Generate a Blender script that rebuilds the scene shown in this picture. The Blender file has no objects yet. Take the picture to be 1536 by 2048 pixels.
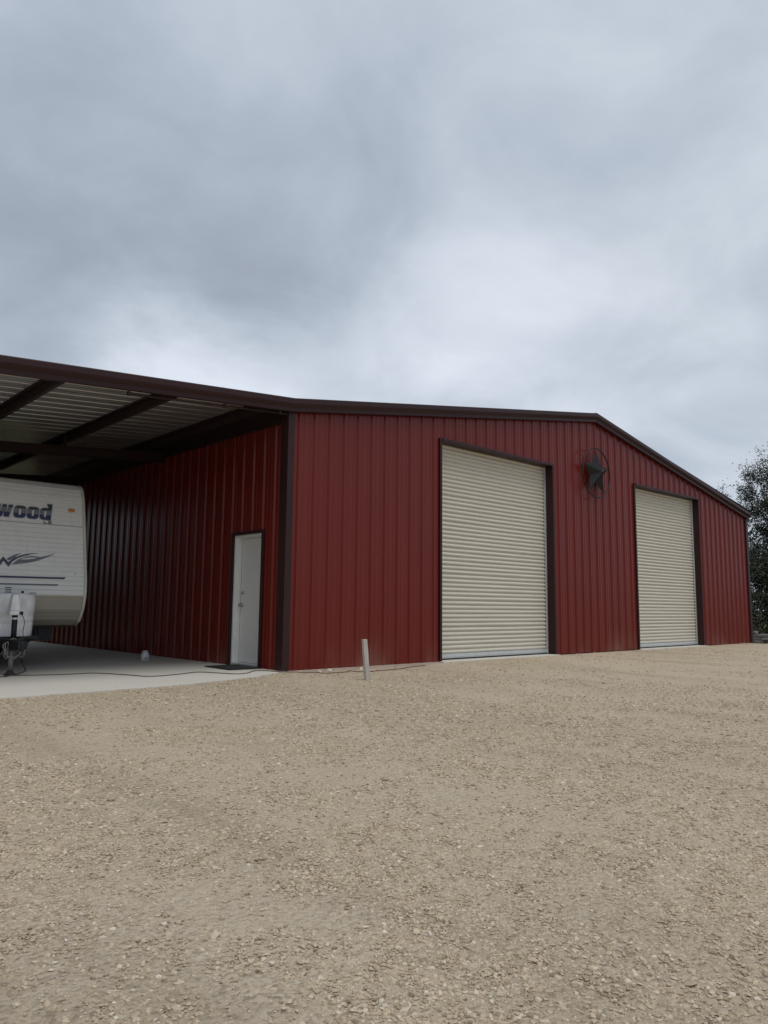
import bpy, bmesh, math, random
import numpy as np
from mathutils import Vector, Matrix, noise as mnoise
S = bpy.context.scene
COL = S.collection
rad = math.radians

# ------------------------------------------------------------------ camera
cam_d = bpy.data.cameras.new("camera"); cam = bpy.data.objects.new("camera", cam_d); COL.objects.link(cam)
cam_d.sensor_fit = 'AUTO'; cam_d.sensor_width = 36.0; cam_d.lens = 1490.78/2048*36
cam_d.clip_start = 0.05; cam_d.clip_end = 3000
rx, ux, fx = Vector((.7332575,-.67986888,.01057124)), Vector((-.09353343,-.08545476,.99194203)), Vector((.67348715,.72833769,.12625081))
cam.matrix_world = Matrix.Translation((-6.5535,-9.2686,.9588)) @ Matrix((rx,ux,-fx)).transposed().to_4x4()
S.camera = cam

# ------------------------------------------------------------------ world: overcast cloud deck over a Nishita sky
W = bpy.data.worlds.new("World"); S.world = W; W.use_nodes = True
nt = W.node_tree; nt.nodes.clear()
def N(t, kind, **kw):
    n = t.nodes.new(kind)
    for k, v in kw.items(): setattr(n, k, v)
    return n
def setin(t, sock, v):
    if hasattr(v, 'is_output'): t.links.new(v, sock)
    else: sock.default_value = v
def M_(t, op, a, b=None, c=None, clamp=False):
    n = N(t, 'ShaderNodeMath', operation=op); n.use_clamp = clamp
    setin(t, n.inputs[0], a)
    if b is not None: setin(t, n.inputs[1], b)
    if c is not None: setin(t, n.inputs[2], c)
    return n.outputs[0]
def mix(t, f, a, b, mode='MIX'):
    n = N(t, 'ShaderNodeMix', data_type='RGBA', blend_type=mode)
    setin(t, n.inputs[0], f); setin(t, n.inputs[6], a); setin(t, n.inputs[7], b)
    return n.outputs[2]
def ramp(t, f, stops):
    n = N(t, 'ShaderNodeValToRGB'); e = n.color_ramp.elements
    while len(e) < len(stops): e.new(.5)
    for q, (p, c) in zip(e, stops): q.position = p; q.color = c if len(c) == 4 else (*c, 1)
    setin(t, n.inputs[0], f); return n.outputs[0]
def noise(t, vec, scale, detail=4, rough=.55, dist=0, lac=2):
    n = N(t, 'ShaderNodeTexNoise'); n.inputs['Scale'].default_value = scale
    n.inputs['Detail'].default_value = detail; n.inputs['Roughness'].default_value = rough
    n.inputs['Distortion'].default_value = dist; n.inputs['Lacunarity'].default_value = lac
    if vec is not None: t.links.new(vec, n.inputs['Vector'])
    return n.outputs['Fac'], n.outputs['Color']

SUN_EL, SUN_AZ = rad(71), rad(196)          # azimuth measured from +y towards +x
tc = N(nt, 'ShaderNodeTexCoord')
sky = N(nt, 'ShaderNodeTexSky', sky_type='NISHITA'); sky.sun_disc = False
sky.sun_elevation = SUN_EL; sky.sun_rotation = SUN_AZ
gen = tc.outputs['Generated']
sep = N(nt, 'ShaderNodeSeparateXYZ'); nt.links.new(gen, sep.inputs[0])
zc = M_(nt, 'ADD', M_(nt, 'MAXIMUM', sep.outputs[2], 0.0), .36)
cmb = N(nt, 'ShaderNodeCombineXYZ')
nt.links.new(M_(nt,'DIVIDE',sep.outputs[0],zc), cmb.inputs[0]); nt.links.new(M_(nt,'DIVIDE',sep.outputs[1],zc), cmb.inputs[1])
n1f, n1c = noise(nt, cmb.outputs[0], .9, 5, .55)
n2f, _ = noise(nt, cmb.outputs[0], 3.4, 8, .55, .4)
n3f, n3c = noise(nt, cmb.outputs[0], 2.6, 6, .6)
wsub = N(nt, 'ShaderNodeVectorMath', operation='SUBTRACT'); nt.links.new(n3c, wsub.inputs[0]); wsub.inputs[1].default_value = (.5,.5,.5)
wsc = N(nt, 'ShaderNodeVectorMath', operation='SCALE'); nt.links.new(wsub.outputs[0], wsc.inputs[0]); wsc.inputs[3].default_value = .20
wad = N(nt, 'ShaderNodeVectorMath', operation='ADD'); nt.links.new(gen, wad.inputs[0]); nt.links.new(wsc.outputs[0], wad.inputs[1])
wnm = N(nt, 'ShaderNodeVectorMath', operation='NORMALIZE'); nt.links.new(wad.outputs[0], wnm.inputs[0])
val = M_(nt, 'ADD', M_(nt,'MULTIPLY',M_(nt,'SUBTRACT',n2f,.5),.80), M_(nt,'ADD',M_(nt,'MULTIPLY',M_(nt,'SUBTRACT',n1f,.5),.16), .50))
for d, a, k in [((.3943,.8288,.397),-.26,50),((.513,.7539,.4103),-.26,90),((.3104,.888,.3391),-.22,60),((.6344,.5737,.5181),-.22,40),
                ((.599,.7167,.3571),.36,110),((.4698,.8313,.2969),.55,150),((.7311,.575,.3671),.30,80),((.8794,.3862,.2784),.12,30),
                ((.5148,.5652,.6446),.10,12),((.7435,.2838,.6056),.14,14),((.2236,.7684,.5996),.0,14),((.4215,.742,.5214),.06,40),((.40,.87,.27),.30,160),((.2512,.8541,.4554),-.10,50),((.6883,.5801,.4356),.06,120),
                ((.25,.95,.18),.18,30)]:
    dp = N(nt, 'ShaderNodeVectorMath', operation='DOT_PRODUCT'); nt.links.new(wnm.outputs[0], dp.inputs[0])
    dd = Vector(d).normalized(); dp.inputs[1].default_value = dd
    e = M_(nt, 'EXPONENT', M_(nt,'MULTIPLY',M_(nt,'SUBTRACT',dp.outputs['Value'],1.0),float(k)))
    val = M_(nt, 'ADD', val, M_(nt,'MULTIPLY',e,float(a)))
ccol = ramp(nt, val, [(0.0,(.30,.34,.395)),(.28,(.37,.418,.49)),(.48,(.45,.505,.585)),(.72,(.58,.635,.70)),(1.0,(.74,.79,.87))])
hs, _ = noise(nt, cmb.outputs[0], .7, 2, .5)
ccol = mix(nt, M_(nt,'MULTIPLY',hs,.25), ccol, mix(nt, 1.0, ccol, (.92,.96,1.08,1), 'MULTIPLY'))
bg1 = N(nt,'ShaderNodeBackground'); nt.links.new(ccol, bg1.inputs[0]); bg1.inputs[1].default_value = 1.12
bg2 = N(nt,'ShaderNodeBackground'); nt.links.new(sky.outputs[0], bg2.inputs[0]); bg2.inputs[1].default_value = .05
ad = N(nt,'ShaderNodeMixShader'); ad.inputs[0].default_value = .12
nt.links.new(bg1.outputs[0], ad.inputs[1]); nt.links.new(bg2.outputs[0], ad.inputs[2])
wo = N(nt,'ShaderNodeOutputWorld'); nt.links.new(ad.outputs[0], wo.inputs[0])

sun_d = bpy.data.lights.new("sun", 'SUN'); sun_d.energy = 1.5; sun_d.angle = rad(35); sun_d.color = (1,.965,.91)
sun = bpy.data.objects.new("sun", sun_d); COL.objects.link(sun)
sdir = Vector((math.sin(SUN_AZ)*math.cos(SUN_EL), math.cos(SUN_AZ)*math.cos(SUN_EL), math.sin(SUN_EL)))
sun.rotation_euler = sdir.to_track_quat('Z','Y').to_euler()
S.view_settings.view_transform = 'Standard'; S.view_settings.look = 'None'
S.view_settings.exposure = 0.0; S.view_settings.gamma = 1.0
S.cycles.max_bounces = 8; S.cycles.diffuse_bounces = 4

# ------------------------------------------------------------------ helpers
class MB:
    def __init__(s): s.v=[]; s.f=[]; s.sm=[]
    def add(s, vs, fs, smooth=False):
        o=len(s.v); s.v += [tuple(v) for v in vs]
        for f in fs: s.f.append(tuple(i+o for i in f)); s.sm.append(smooth)
        return s
    def box(s, a, b, rot=None, c=None):
        x0,y0,z0=a; x1,y1,z1=b
        vs=[Vector(p) for p in ((x0,y0,z0),(x1,y0,z0),(x1,y1,z0),(x0,y1,z0),(x0,y0,z1),(x1,y0,z1),(x1,y1,z1),(x0,y1,z1))]
        if rot is not None:
            c = Vector(c) if c is not None else sum(vs,Vector())/8
            vs=[rot@(v-c)+c for v in vs]
        return s.add(vs, [(0,3,2,1),(4,5,6,7),(0,1,5,4),(1,2,6,5),(2,3,7,6),(3,0,4,7)])
    def prism(s, poly, f0, f1):   # poly 2D list, f0/f1 map 2D->3D for the two caps
        n=len(poly); vs=[f0(*p) for p in poly]+[f1(*p) for p in poly]
        return s.add(vs, [tuple(range(n))[::-1], tuple(range(n,2*n))]+[(i,(i+1)%n,(i+1)%n+n,i+n) for i in range(n)])
    def tube(s, pts, r, n=8, closed=False, caps=True, smooth=True):
        pts=[Vector(p) for p in pts]; m=len(pts); rr = r if hasattr(r,'__len__') else [r]*m
        vs=[]; up=Vector((0,0,1)); prev=None
        for i,p in enumerate(pts):
            if closed: t=(pts[(i+1)%m]-pts[i-1]).normalized()
            else: t=(pts[min(i+1,m-1)]-pts[max(i-1,0)]).normalized()
            if prev is None:
                a = up if abs(t.z)<.9 else Vector((1,0,0)); u=t.cross(a).normalized()
            else:
                u=(prev-t*prev.dot(t)); u = u.normalized() if u.length>1e-6 else t.cross(up).normalized()
            prev=u; w=t.cross(u)
            for k in range(n):
                a=2*math.pi*k/n; vs.append(p+(u*math.cos(a)+w*math.sin(a))*rr[i])
        fs=[]
        for i in range(m if closed else m-1):
            j=(i+1)%m
            for k in range(n): fs.append((i*n+k,i*n+(k+1)%n,j*n+(k+1)%n,j*n+k))
        s.add(vs,fs,smooth)
        if caps and not closed: 
            o=len(s.v)-m*n
            s.f += [tuple(o+k for k in range(n))[::-1], tuple(o+(m-1)*n+k for k in range(n))]; s.sm += [False,False]
        return s
    def lathe(s, prof, c, axis='Z', n=24, smooth=True):
        vs=[]; m=len(prof)
        for r_,h in prof:
            for k in range(n):
                a=2*math.pi*k/n; x,y=r_*math.cos(a),r_*math.sin(a)
                p = (x,y,h) if axis=='Z' else ((h,x,y) if axis=='X' else (x,h,y))
                vs.append((p[0]+c[0],p[1]+c[1],p[2]+c[2]))
        fs=[(i*n+k,i*n+(k+1)%n,(i+1)*n+(k+1)%n,(i+1)*n+k) for i in range(m-1) for k in range(n)]
        s.add(vs,fs,smooth)
        o=len(s.v)-m*n
        s.f += [tuple(o+k for k in range(n))[::-1], tuple(o+(m-1)*n+k for k in range(n))]; s.sm += [False,False]
        return s
    def build(s, name, mat=None, parent=None, bevel=0, fixn=True):
        me=bpy.data.meshes.new(name); me.from_pydata(s.v,[],s.f); me.update()
        me.polygons.foreach_set('use_smooth', s.sm)
        if fixn:
            b=bmesh.new(); b.from_mesh(me); bmesh.ops.recalc_face_normals(b, faces=b.faces); b.to_mesh(me); b.free()
        o=bpy.data.objects.new(name, me); COL.objects.link(o)
        if mat: me.materials.append(mat)
        if parent is not None: o.parent=parent; o.matrix_parent_inverse=parent.matrix_basis.inverted()
        if bevel:
            md=o.modifiers.new('bevel','BEVEL'); md.width=bevel; md.segments=2; md.limit_method='ANGLE'; md.angle_limit=rad(40)
        return o
def empty(name, loc):
    o=bpy.data.objects.new(name,None); COL.objects.link(o); o.location=loc; o.empty_display_size=.2; return o
def tag(o, label=None, cat=None, group=None, kind=None):
    for k,v in (('label',label),('category',cat),('group',group),('kind',kind)):
        if v: o[k]=v
    return o

# ------------------------------------------------------------------ materials
def mat(name):
    m=bpy.data.materials.new(name); m.use_nodes=True; t=m.node_tree
    b=t.nodes['Principled BSDF']; return m,t,b
def objco(t): return N(t,'ShaderNodeTexCoord').outputs['Object']
def scalev(t, v, s):
    n=N(t,'ShaderNodeMapping'); n.inputs['Scale'].default_value=s; t.links.new(v,n.inputs['Vector']); return n.outputs[0]
def simple(name, col, rough=.5, metal=0, var=.15, scale=6, bump=0, bscale=80, spec=.5, streak=None):
    m,t,b=mat(name); co=objco(t)
    v = scalev(t,co,streak) if streak else co
    f,_=noise(t,v,scale,6,.6)
    lo=tuple(c*(1-var) for c in col); hi=tuple(min(1,c*(1+var)) for c in col)
    t.links.new(ramp(t,f,[(.3,lo),(.7,hi)]), b.inputs['Base Color'])
    b.inputs['Metallic'].default_value=metal; b.inputs['Specular IOR Level'].default_value=spec
    r=N(t,'ShaderNodeMapRange'); t.links.new(f,r.inputs[0]); r.inputs[3].default_value=max(0,rough-.08); r.inputs[4].default_value=min(1,rough+.08)
    t.links.new(r.outputs[0], b.inputs['Roughness'])
    if bump:
        g,_=noise(t,co,bscale,4,.6); bn=N(t,'ShaderNodeBump'); bn.inputs['Strength'].default_value=bump; bn.inputs['Distance'].default_value=.01
        t.links.new(g,bn.inputs['Height']); t.links.new(bn.outputs[0],b.inputs['Normal'])
    return m
# barn red painted steel, dusty splash band near the ground
def red_steel():
    m,t,b=mat('red_painted_steel'); co=objco(t)
    f,_=noise(t,scalev(t,co,(1,1,.25)),1.3,5,.6)
    g,_=noise(t,scalev(t,co,(7,7,.8)),3,5,.6)
    base=mix(t, f, (.138,.0130,.0070,1),(.170,.0175,.0098,1))
    sp=N(t,'ShaderNodeSeparateXYZ'); t.links.new(co,sp.inputs[0])
    h=N(t,'ShaderNodeMapRange'); t.links.new(sp.outputs[2],h.inputs[0]); h.inputs[1].default_value=.02; h.inputs[2].default_value=.65; h.inputs[3].default_value=1; h.inputs[4].default_value=0
    big,_=noise(t,scalev(t,co,(1,1,.5)),.9,3,.5)
    dust=M_(t,'MULTIPLY', M_(t,'POWER',h.outputs[0],2.6), M_(t,'MULTIPLY', M_(t,'ADD',g,.15), M_(t,'MULTIPLY',M_(t,'SUBTRACT',big,.47,clamp=True),2.6)), clamp=True)
    t.links.new(mix(t,dust,base,(.36,.23,.18,1)), b.inputs['Base Color'])
    t.links.new(M_(t,'ADD',M_(t,'MULTIPLY',dust,.35),M_(t,'ADD',M_(t,'MULTIPLY',f,.10),.25)), b.inputs['Roughness'])
    # oil-canning: slow waviness of the thin sheet
    w,_=noise(t,scalev(t,co,(2.5,2.5,.6)),1.4,2,.5)
    bn=N(t,'ShaderNodeBump'); bn.inputs['Strength'].default_value=.25; bn.inputs['Distance'].default_value=.02
    t.links.new(w,bn.inputs['Height']); t.links.new(bn.outputs[0],b.inputs['Normal'])
    b.inputs['Specular IOR Level'].default_value=.33
    return m
RED=red_steel()
TRIM=simple('dark_brown_trim_steel',(.034,.0115,.0115),.42,0,.12,2,spec=.3,streak=(1,1,.3),bump=.05,bscale=3)
BEAM=simple('red_oxide_primer_steel',(.022,.006,.0055),.6,0,.2,4)
GALV_UNDER=simple('unpainted_sheet_underside',(.41,.405,.385),.32,.75,.12,3,streak=(.3,1,1))
GALV=simple('galvanised_steel',(.60,.61,.61),.45,.35,.15,25)
ROOF=simple('dark_roof_sheet',(.10,.085,.08),.4,0,.15,3)
def curtain_mat():
    m,t,b=mat('tan_door_curtain'); co=objco(t)
    f,_=noise(t,scalev(t,co,(.7,1,3)),1.6,5,.6); g,_=noise(t,scalev(t,co,(.15,1,10)),2,3,.5)
    c=mix(t,f,(.60,.56,.465,1),(.68,.635,.535,1)); c=mix(t,M_(t,'MULTIPLY',M_(t,'SUBTRACT',g,.5,clamp=True),.8),c,(.55,.47,.36,1))
    t.links.new(c,b.inputs['Base Color']); b.inputs['Roughness'].default_value=.42
    return m
CURT=curtain_mat()
WHITE=simple('white_door_paint',(.74,.735,.70),.45,0,.04,2)
JAMBW=simple('white_jamb_paint',(.78,.775,.745),.4,0,.04,3)
NICKEL=simple('satin_nickel',(.45,.44,.42),.25,1,.1,20)
BLACKRUB=simple('black_rubber',(.018,.018,.018),.75,0,.3,30,bump=.4,bscale=150)
STARM=simple('black_star_metal',(.009,.010,.012),.36,.0,.25,12,spec=.35)
RINGM=simple('rusty_dark_wire',(.018,.007,.007),.6,.0,.3,30)
def concrete(name,a,bc):
    m,t,b=mat(name); co=objco(t)
    f,_=noise(t,co,.8,6,.6); g,_=noise(t,co,9,6,.65); k,_=noise(t,co,120,3,.6)
    c=mix(t,f,a,bc); c=mix(t,M_(t,'MULTIPLY',M_(t,'SUBTRACT',g,.52,clamp=True),1.2),c,tuple(q*.78 for q in a[:3])+(1,))
    st=M_(t,'GREATER_THAN',noise(t,co,14,2,.4)[0],.735)
    c=mix(t,M_(t,'MULTIPLY',st,.5),c,(.12,.10,.08,1))
    t.links.new(c,b.inputs['Base Color']); b.inputs['Roughness'].default_value=.8
    bn=N(t,'ShaderNodeBump'); bn.inputs['Strength'].default_value=.25; bn.inputs['Distance'].default_value=.003
    t.links.new(k,bn.inputs['Height']); t.links.new(bn.outputs[0],b.inputs['Normal'])
    return m
CONC=concrete('broom_finished_concrete',(.54,.51,.445,1),(.63,.60,.53,1))
CONC2=concrete('footing_concrete',(.42,.33,.26,1),(.54,.44,.36,1))

# ------------------------------------------------------------------ ground
rng=np.random.default_rng(7)
def vnoise(x,y,s,seed=0):
    x=np.asarray(x,float)/s+seed*17.3; y=np.asarray(y,float)/s-seed*9.1
    xi=np.floor(x).astype(np.int64); yi=np.floor(y).astype(np.int64); fx_=x-xi; fy_=y-yi
    fx_=fx_*fx_*(3-2*fx_); fy_=fy_*fy_*(3-2*fy_)
    def h(a,b):
        q=(a*374761393+b*668265263+seed*1442695041)&0xffffffff; q=((q^(q>>13))*1274126177)&0xffffffff
        return ((q^(q>>16))&0xffff)/65535.
    return (h(xi,yi)*(1-fx_)+h(xi+1,yi)*fx_)*(1-fy_)+(h(xi,yi+1)*(1-fx_)+h(xi+1,yi+1)*fx_)*fy_
def sstep(a,b,v): t=np.clip((v-a)/(b-a),0,1); return t*t*(3-2*t)
def lanes(x,y):   # packed wheel lanes sweeping in front of the doors
    q=x*.93-y*.36; w=vnoise(x,y,2.6,4)*1.1+.05*(x*.36+y*.93)**2*.25
    return .5+.5*np.sin((q+w)*4.1)*sstep(.15,.8,vnoise(x*.5,y*.5,1.6,9))
def ground_h(x,y):
    x=np.asarray(x,float); y=np.asarray(y,float)
    wall=sstep(.2,.5,x)*(1-sstep(3.0,3.6,x))
    h=-.012-.034*wall*np.exp(-np.maximum(-y,0)/.8)
    d=np.maximum(-y-1.0,0)
    out=1-np.exp(-d/1.2)
    h=h-.004*np.minimum(d,12)+out*((vnoise(x,y,1.7,1)-.5)*.035+(vnoise(x,y,.55,2)-.5)*.016)-out*.010*(1-lanes(x,y))
    h=h-.03*sstep(15,17.4,x)-.34*sstep(17.6,22,x)-.004*np.maximum(x-22,0)*(x<60)-.152*(x>=60)
    far=np.hypot(x-2,y-2)
    h=h+(far>35)*(vnoise(x,y,25,3)-.5)*np.minimum((far-35)*.02,1.5)
    return h
def axis(lo,hi,st,ext):
    a=list(np.arange(lo,hi+1e-6,st)); d=st; x=a[-1]
    while x<ext: d*=1.22; x+=d; a.append(x)
    d=st; x=a[0]
    while x>-ext: d*=1.22; x-=d; a.insert(0,x)
    return np.array(a)
def make_ground():
    ax=axis(-10,18,.07,1500); ay=axis(-9.6,1.0,.06,1500)
    X,Y=np.meshgrid(ax,ay,indexing='ij'); Z=ground_h(X,Y)
    inside=(X>-8.4)&(X<17.1)&(Y>.25)&(Y<11.6); Z=np.where(inside,-.12,Z)
    fine=(Y<-.9)&(X>-12)&(X<16); Z=Z+fine*(rng.random(Z.shape)-.5)*.006
    nx,ny=X.shape; v=np.stack([X,Y,Z],-1).reshape(-1,3)
    i=np.arange(nx*ny).reshape(nx,ny); f=np.stack([i[:-1,:-1],i[1:,:-1],i[1:,1:],i[:-1,1:]],-1).reshape(-1,4)
    return np_mesh('ground',v,f,True)
def np_mesh(name,v,f,smooth=False):
    me=bpy.data.meshes.new(name); k=f.shape[1]
    me.vertices.add(len(v)); me.vertices.foreach_set('co',np.ascontiguousarray(v,dtype=np.float32).ravel())
    me.loops.add(f.size); me.loops.foreach_set('vertex_index',np.ascontiguousarray(f,dtype=np.int32).ravel())
    me.polygons.add(len(f)); me.polygons.foreach_set('loop_start',np.arange(0,f.size,k,dtype=np.int32))
    me.polygons.foreach_set('use_smooth',np.full(len(f),smooth)); me.update(calc_edges=True); me.validate()
    o=bpy.data.objects.new(name,me); COL.objects.link(o); return o
def gravel_ground_mat():
    m,t,b=mat('packed_caliche_gravel'); co=objco(t)
    big,_=noise(t,co,.45,4,.55); mid,_=noise(t,co,2.2,5,.6,.4); fine,_=noise(t,co,28,6,.7); vf,_=noise(t,co,140,4,.7)
    c=mix(t,ramp(t,big,[(.35,(0,0,0)),(.65,(1,1,1))]),(.53,.425,.30,1),(.60,.49,.36,1))
    c=mix(t,M_(t,'MULTIPLY',ramp(t,mid,[(.42,(0,0,0)),(.68,(1,1,1))]),.55),c,(.64,.53,.385,1))
    vo=N(t,'ShaderNodeTexVoronoi'); vo.inputs['Scale'].default_value=70; t.links.new(co,vo.inputs['Vector']); vo.inputs['Randomness'].default_value=1
    vb=N(t,'ShaderNodeTexVoronoi'); vb.inputs['Scale'].default_value=33; t.links.new(co,vb.inputs['Vector'])
    sc=N(t,'ShaderNodeSeparateXYZ'); t.links.new(vo.outputs['Color'],sc.inputs[0])
    pebble=M_(t,'GREATER_THAN',sc.outputs[0],.55)
    c=mix(t,M_(t,'MULTIPLY',pebble,.55),c,mix(t,sc.outputs[1],(.23,.175,.115,1),(.70,.63,.50,1)))
    c=mix(t,M_(t,'MULTIPLY',ramp(t,fine,[(.51,(0,0,0)),(.72,(1,1,1))]),.60),c,(.23,.18,.125,1))
    # packed wheel lanes: paler, finer dust
    mpl=N(t,'ShaderNodeMapping'); mpl.inputs['Rotation'].default_value=(0,0,rad(21)); mpl.inputs['Scale'].default_value=(1.15,.16,1); t.links.new(co,mpl.inputs['Vector'])
    lf,_=noise(t,mpl.outputs[0],1.0,3,.5,.6)
    c=mix(t,M_(t,'MULTIPLY',ramp(t,lf,[(.47,(0,0,0)),(.62,(1,1,1))]),.45),c,(.63,.525,.385,1))
    c=mix(t,M_(t,'MULTIPLY',ramp(t,lf,[(.30,(1,1,1)),(.44,(0,0,0))]),.42),c,(.36,.29,.20,1))
    # far off the yard turns to dull grass
    sp=N(t,'ShaderNodeSeparateXYZ'); t.links.new(co,sp.inputs[0])
    fx1=N(t,'ShaderNodeMapRange'); t.links.new(M_(t,'ADD',sp.outputs[0],M_(t,'MULTIPLY',mid,1.2)),fx1.inputs[0]); fx1.inputs[1].default_value=18.6; fx1.inputs[2].default_value=19.6
    fy=N(t,'ShaderNodeMapRange'); t.links.new(sp.outputs[1],fy.inputs[0]); fy.inputs[1].default_value=13; fy.inputs[2].default_value=15
    fz=N(t,'ShaderNodeMapRange'); t.links.new(sp.outputs[1],fz.inputs[0]); fz.inputs[1].default_value=-22; fz.inputs[2].default_value=-26
    fl=N(t,'ShaderNodeMapRange'); t.links.new(sp.outputs[0],fl.inputs[0]); fl.inputs[1].default_value=-15; fl.inputs[2].default_value=-17
    g=M_(t,'MAXIMUM',M_(t,'MAXIMUM',fx1.outputs[0],fy.outputs[0]),M_(t,'MAXIMUM',fz.outputs[0],fl.outputs[0]))
    c=mix(t,g,c,mix(t,mid,(.06,.07,.03,1),(.14,.13,.06,1)))
    t.links.new(c,b.inputs['Base Color']); b.inputs['Roughness'].default_value=.95; b.inputs['Specular IOR Level'].default_value=.15
    h=M_(t,'ADD',M_(t,'MULTIPLY',M_(t,'SUBTRACT',1.0,vo.outputs['Distance']),.5),M_(t,'ADD',M_(t,'MULTIPLY',fine,1.1),M_(t,'MULTIPLY',vf,.35)))
    h=M_(t,'ADD',h,M_(t,'MULTIPLY',M_(t,'SUBTRACT',1.0,vb.outputs['Distance']),1.0))
    bn=N(t,'ShaderNodeBump'); bn.inputs['Strength'].default_value=1.0; bn.inputs['Distance'].default_value=.018
    t.links.new(h,bn.inputs['Height']); t.links.new(bn.outputs[0],b.inputs['Normal'])
    return m
g=make_ground(); g.data.materials.append(gravel_ground_mat()); tag(g,kind='structure')

def stone_mat():
    m,t,b=mat('limestone_chips'); co=objco(t)
    a=N(t,'ShaderNodeAttribute'); a.attribute_name='tone'
    c=ramp(t,a.outputs['Fac'],[(0,(.14,.10,.065)),(.12,(.29,.225,.15)),(.5,(.47,.375,.265)),(.8,(.59,.49,.365)),(1,(.76,.71,.61))])
    f,_=noise(t,co,60,5,.65); c=mix(t,M_(t,'MULTIPLY',f,.5),c,(.52,.43,.31,1))
    t.links.new(c,b.inputs['Base Color']); b.inputs['Roughness'].default_value=.9; b.inputs['Specular IOR Level'].default_value=.2
    bn=N(t,'ShaderNodeBump'); bn.inputs['Strength'].default_value=.5; bn.inputs['Distance'].default_value=.003
    t.links.new(noise(t,co,240,3,.6)[0],bn.inputs['Height']); t.links.new(bn.outputs[0],b.inputs['Normal'])
    return m
STONE=stone_mat()
def stones(name,P,R,tone):
    """angular chips: jittered icosahedra, one mesh"""
    ph=(1+5**.5)/2
    iv=np.array([(-1,ph,0),(1,ph,0),(-1,-ph,0),(1,-ph,0),(0,-1,ph),(0,1,ph),(0,-1,-ph),(0,1,-ph),(ph,0,-1),(ph,0,1),(-ph,0,-1),(-ph,0,1)])/1.9
    fi=np.array([(0,11,5),(0,5,1),(0,1,7),(0,7,10),(0,10,11),(1,5,9),(5,11,4),(11,10,2),(10,7,6),(7,1,8),(3,9,4),(3,4,2),(3,2,6),(3,6,8),(3,8,9),(4,9,5),(2,4,11),(6,2,10),(8,6,7),(9,8,1)])
    n=len(P); V=iv[None]*(1+ (rng.random((n,12,1))-.5)*.75)
    V=V*(np.stack([.7+.7*rng.random(n),.6+.5*rng.random(n),.38+.4*rng.random(n)],-1)[:,None,:])
    # small random tilt then spin
    tx=(rng.random(n)-.5)*1.0; c,s_=np.cos(tx),np.sin(tx)
    y=V[...,1]*c[:,None]-V[...,2]*s_[:,None]; z=V[...,1]*s_[:,None]+V[...,2]*c[:,None]; V=np.stack([V[...,0],y,z],-1)
    th=rng.random(n)*6.283; c,s_=np.cos(th),np.sin(th)
    x=V[...,0]*c[:,None]-V[...,1]*s_[:,None]; y=V[...,0]*s_[:,None]+V[...,1]*c[:,None]; V=np.stack([x,y,V[...,2]],-1)
    V=V*R[:,None,None]+P[:,None,:]
    F=(fi[None]+12*np.arange(n)[:,None,None]).reshape(-1,3)
    o=np_mesh(name,V.reshape(-1,3),F); at=o.data.attributes.new('tone','FLOAT','POINT'); at.data.foreach_set('value',np.repeat(tone,12).astype(np.float32))
    o.data.materials.append(STONE); return o
CAMXY=np.array([-6.55,-9.27])
def in_slab(x,y):
    edge=np.interp(x,[-9,-4.15,-2.29,-1.3,-.7,-.1,.05],[-1.05,-.99,-.90,-.70,-.475,-.12,-.03])
    return (x<.05)&(y>edge)
def scatter(n,r0,r1,smin,smax,bury=.25,pw=2.2,lane=.75,clus=1.0,seed=1):
    # within the wedge the yard is seen in, widened for side steps
    r=np.sqrt(rng.random(n)*(r1*r1-r0*r0)+r0*r0); az=rad(42.76)+(rng.random(n)-.5)*rad(92)
    x=CAMXY[0]+r*np.sin(az); y=CAMXY[1]+r*np.cos(az)
    ok=(y<-.02)&(~in_slab(x,y-.03))&(x<17.5)
    patch=vnoise(x,y,.8,seed+20)*.55+vnoise(x,y,.28,seed+30)*.45
    ok&=rng.random(n)<np.clip(.25+clus*(patch-.34)*2.8,0.06,1)*(1-lane*lanes(x,y)*.95)
    x,y=x[ok],y[ok]; s=smin+(smax-smin)*rng.random(len(x))**pw
    z=ground_h(x,y)+s*(.28-bury); return np.stack([x,y,z],-1),s
def make_gravel():
    Ps=[];Rs=[]
    for a in ((110000,1.2,3.6,.003,.0095,.2,2.0,.5,1.0,1),(105000,3.4,6.5,.005,.0125,.2,2.3,.6,1.0,2),(75000,6.3,11,.008,.017,.2,2.2,.6,1.0,3),(22000,10.5,21,.012,.022,.2,2.0,.5,1.,4),
              (2600,1.2,5,.009,.017,.2,3.0,.8,1.3,5),(1800,4,11,.012,.022,.2,2.8,.8,1.3,6)):
        P,s=scatter(*a); Ps.append(P); Rs.append(s)
    P=np.concatenate(Ps); s=np.concatenate(Rs)
    tone=np.clip(.50+rng.normal(0,.21,len(s)),.02,.88); d=rng.random(len(s)); tone[d<.012]=.03; tone[d>.992]=.95
    return stones('gravel',P,s,tone)
gr=make_gravel(); tag(gr,'loose pale limestone gravel spread over the yard','gravel',kind='stuff')

# ------------------------------------------------------------------ concrete slabs
edge=[(-9,-1.05),(-4.15,-.99),(-2.29,-.90),(-1.3,-.70),(-.7,-.475),(-.1,-.12),(.0,-.06)]
pts=[]
for (a,b),(c,d) in zip(edge,edge[1:]):
    k=max(2,int(math.hypot(c-a,d-b)/.06))
    for i in range(k):
        u=i/k; x=a+(c-a)*u; y=b+(d-b)*u
        pts.append((x, y+(vnoise(x,y,.25,11)-.5)*.05+(vnoise(x,y,.07,12)-.5)*.02))
pts+= [(0,-.06),(0,11.5),(-9,11.5)]
sl=MB().prism([(float(a),float(b)) for a,b in pts],lambda x,y:(x,y,0),lambda x,y:(x,y,-.11)).build('carport_pavement',CONC); tag(sl,kind='structure')
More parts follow.
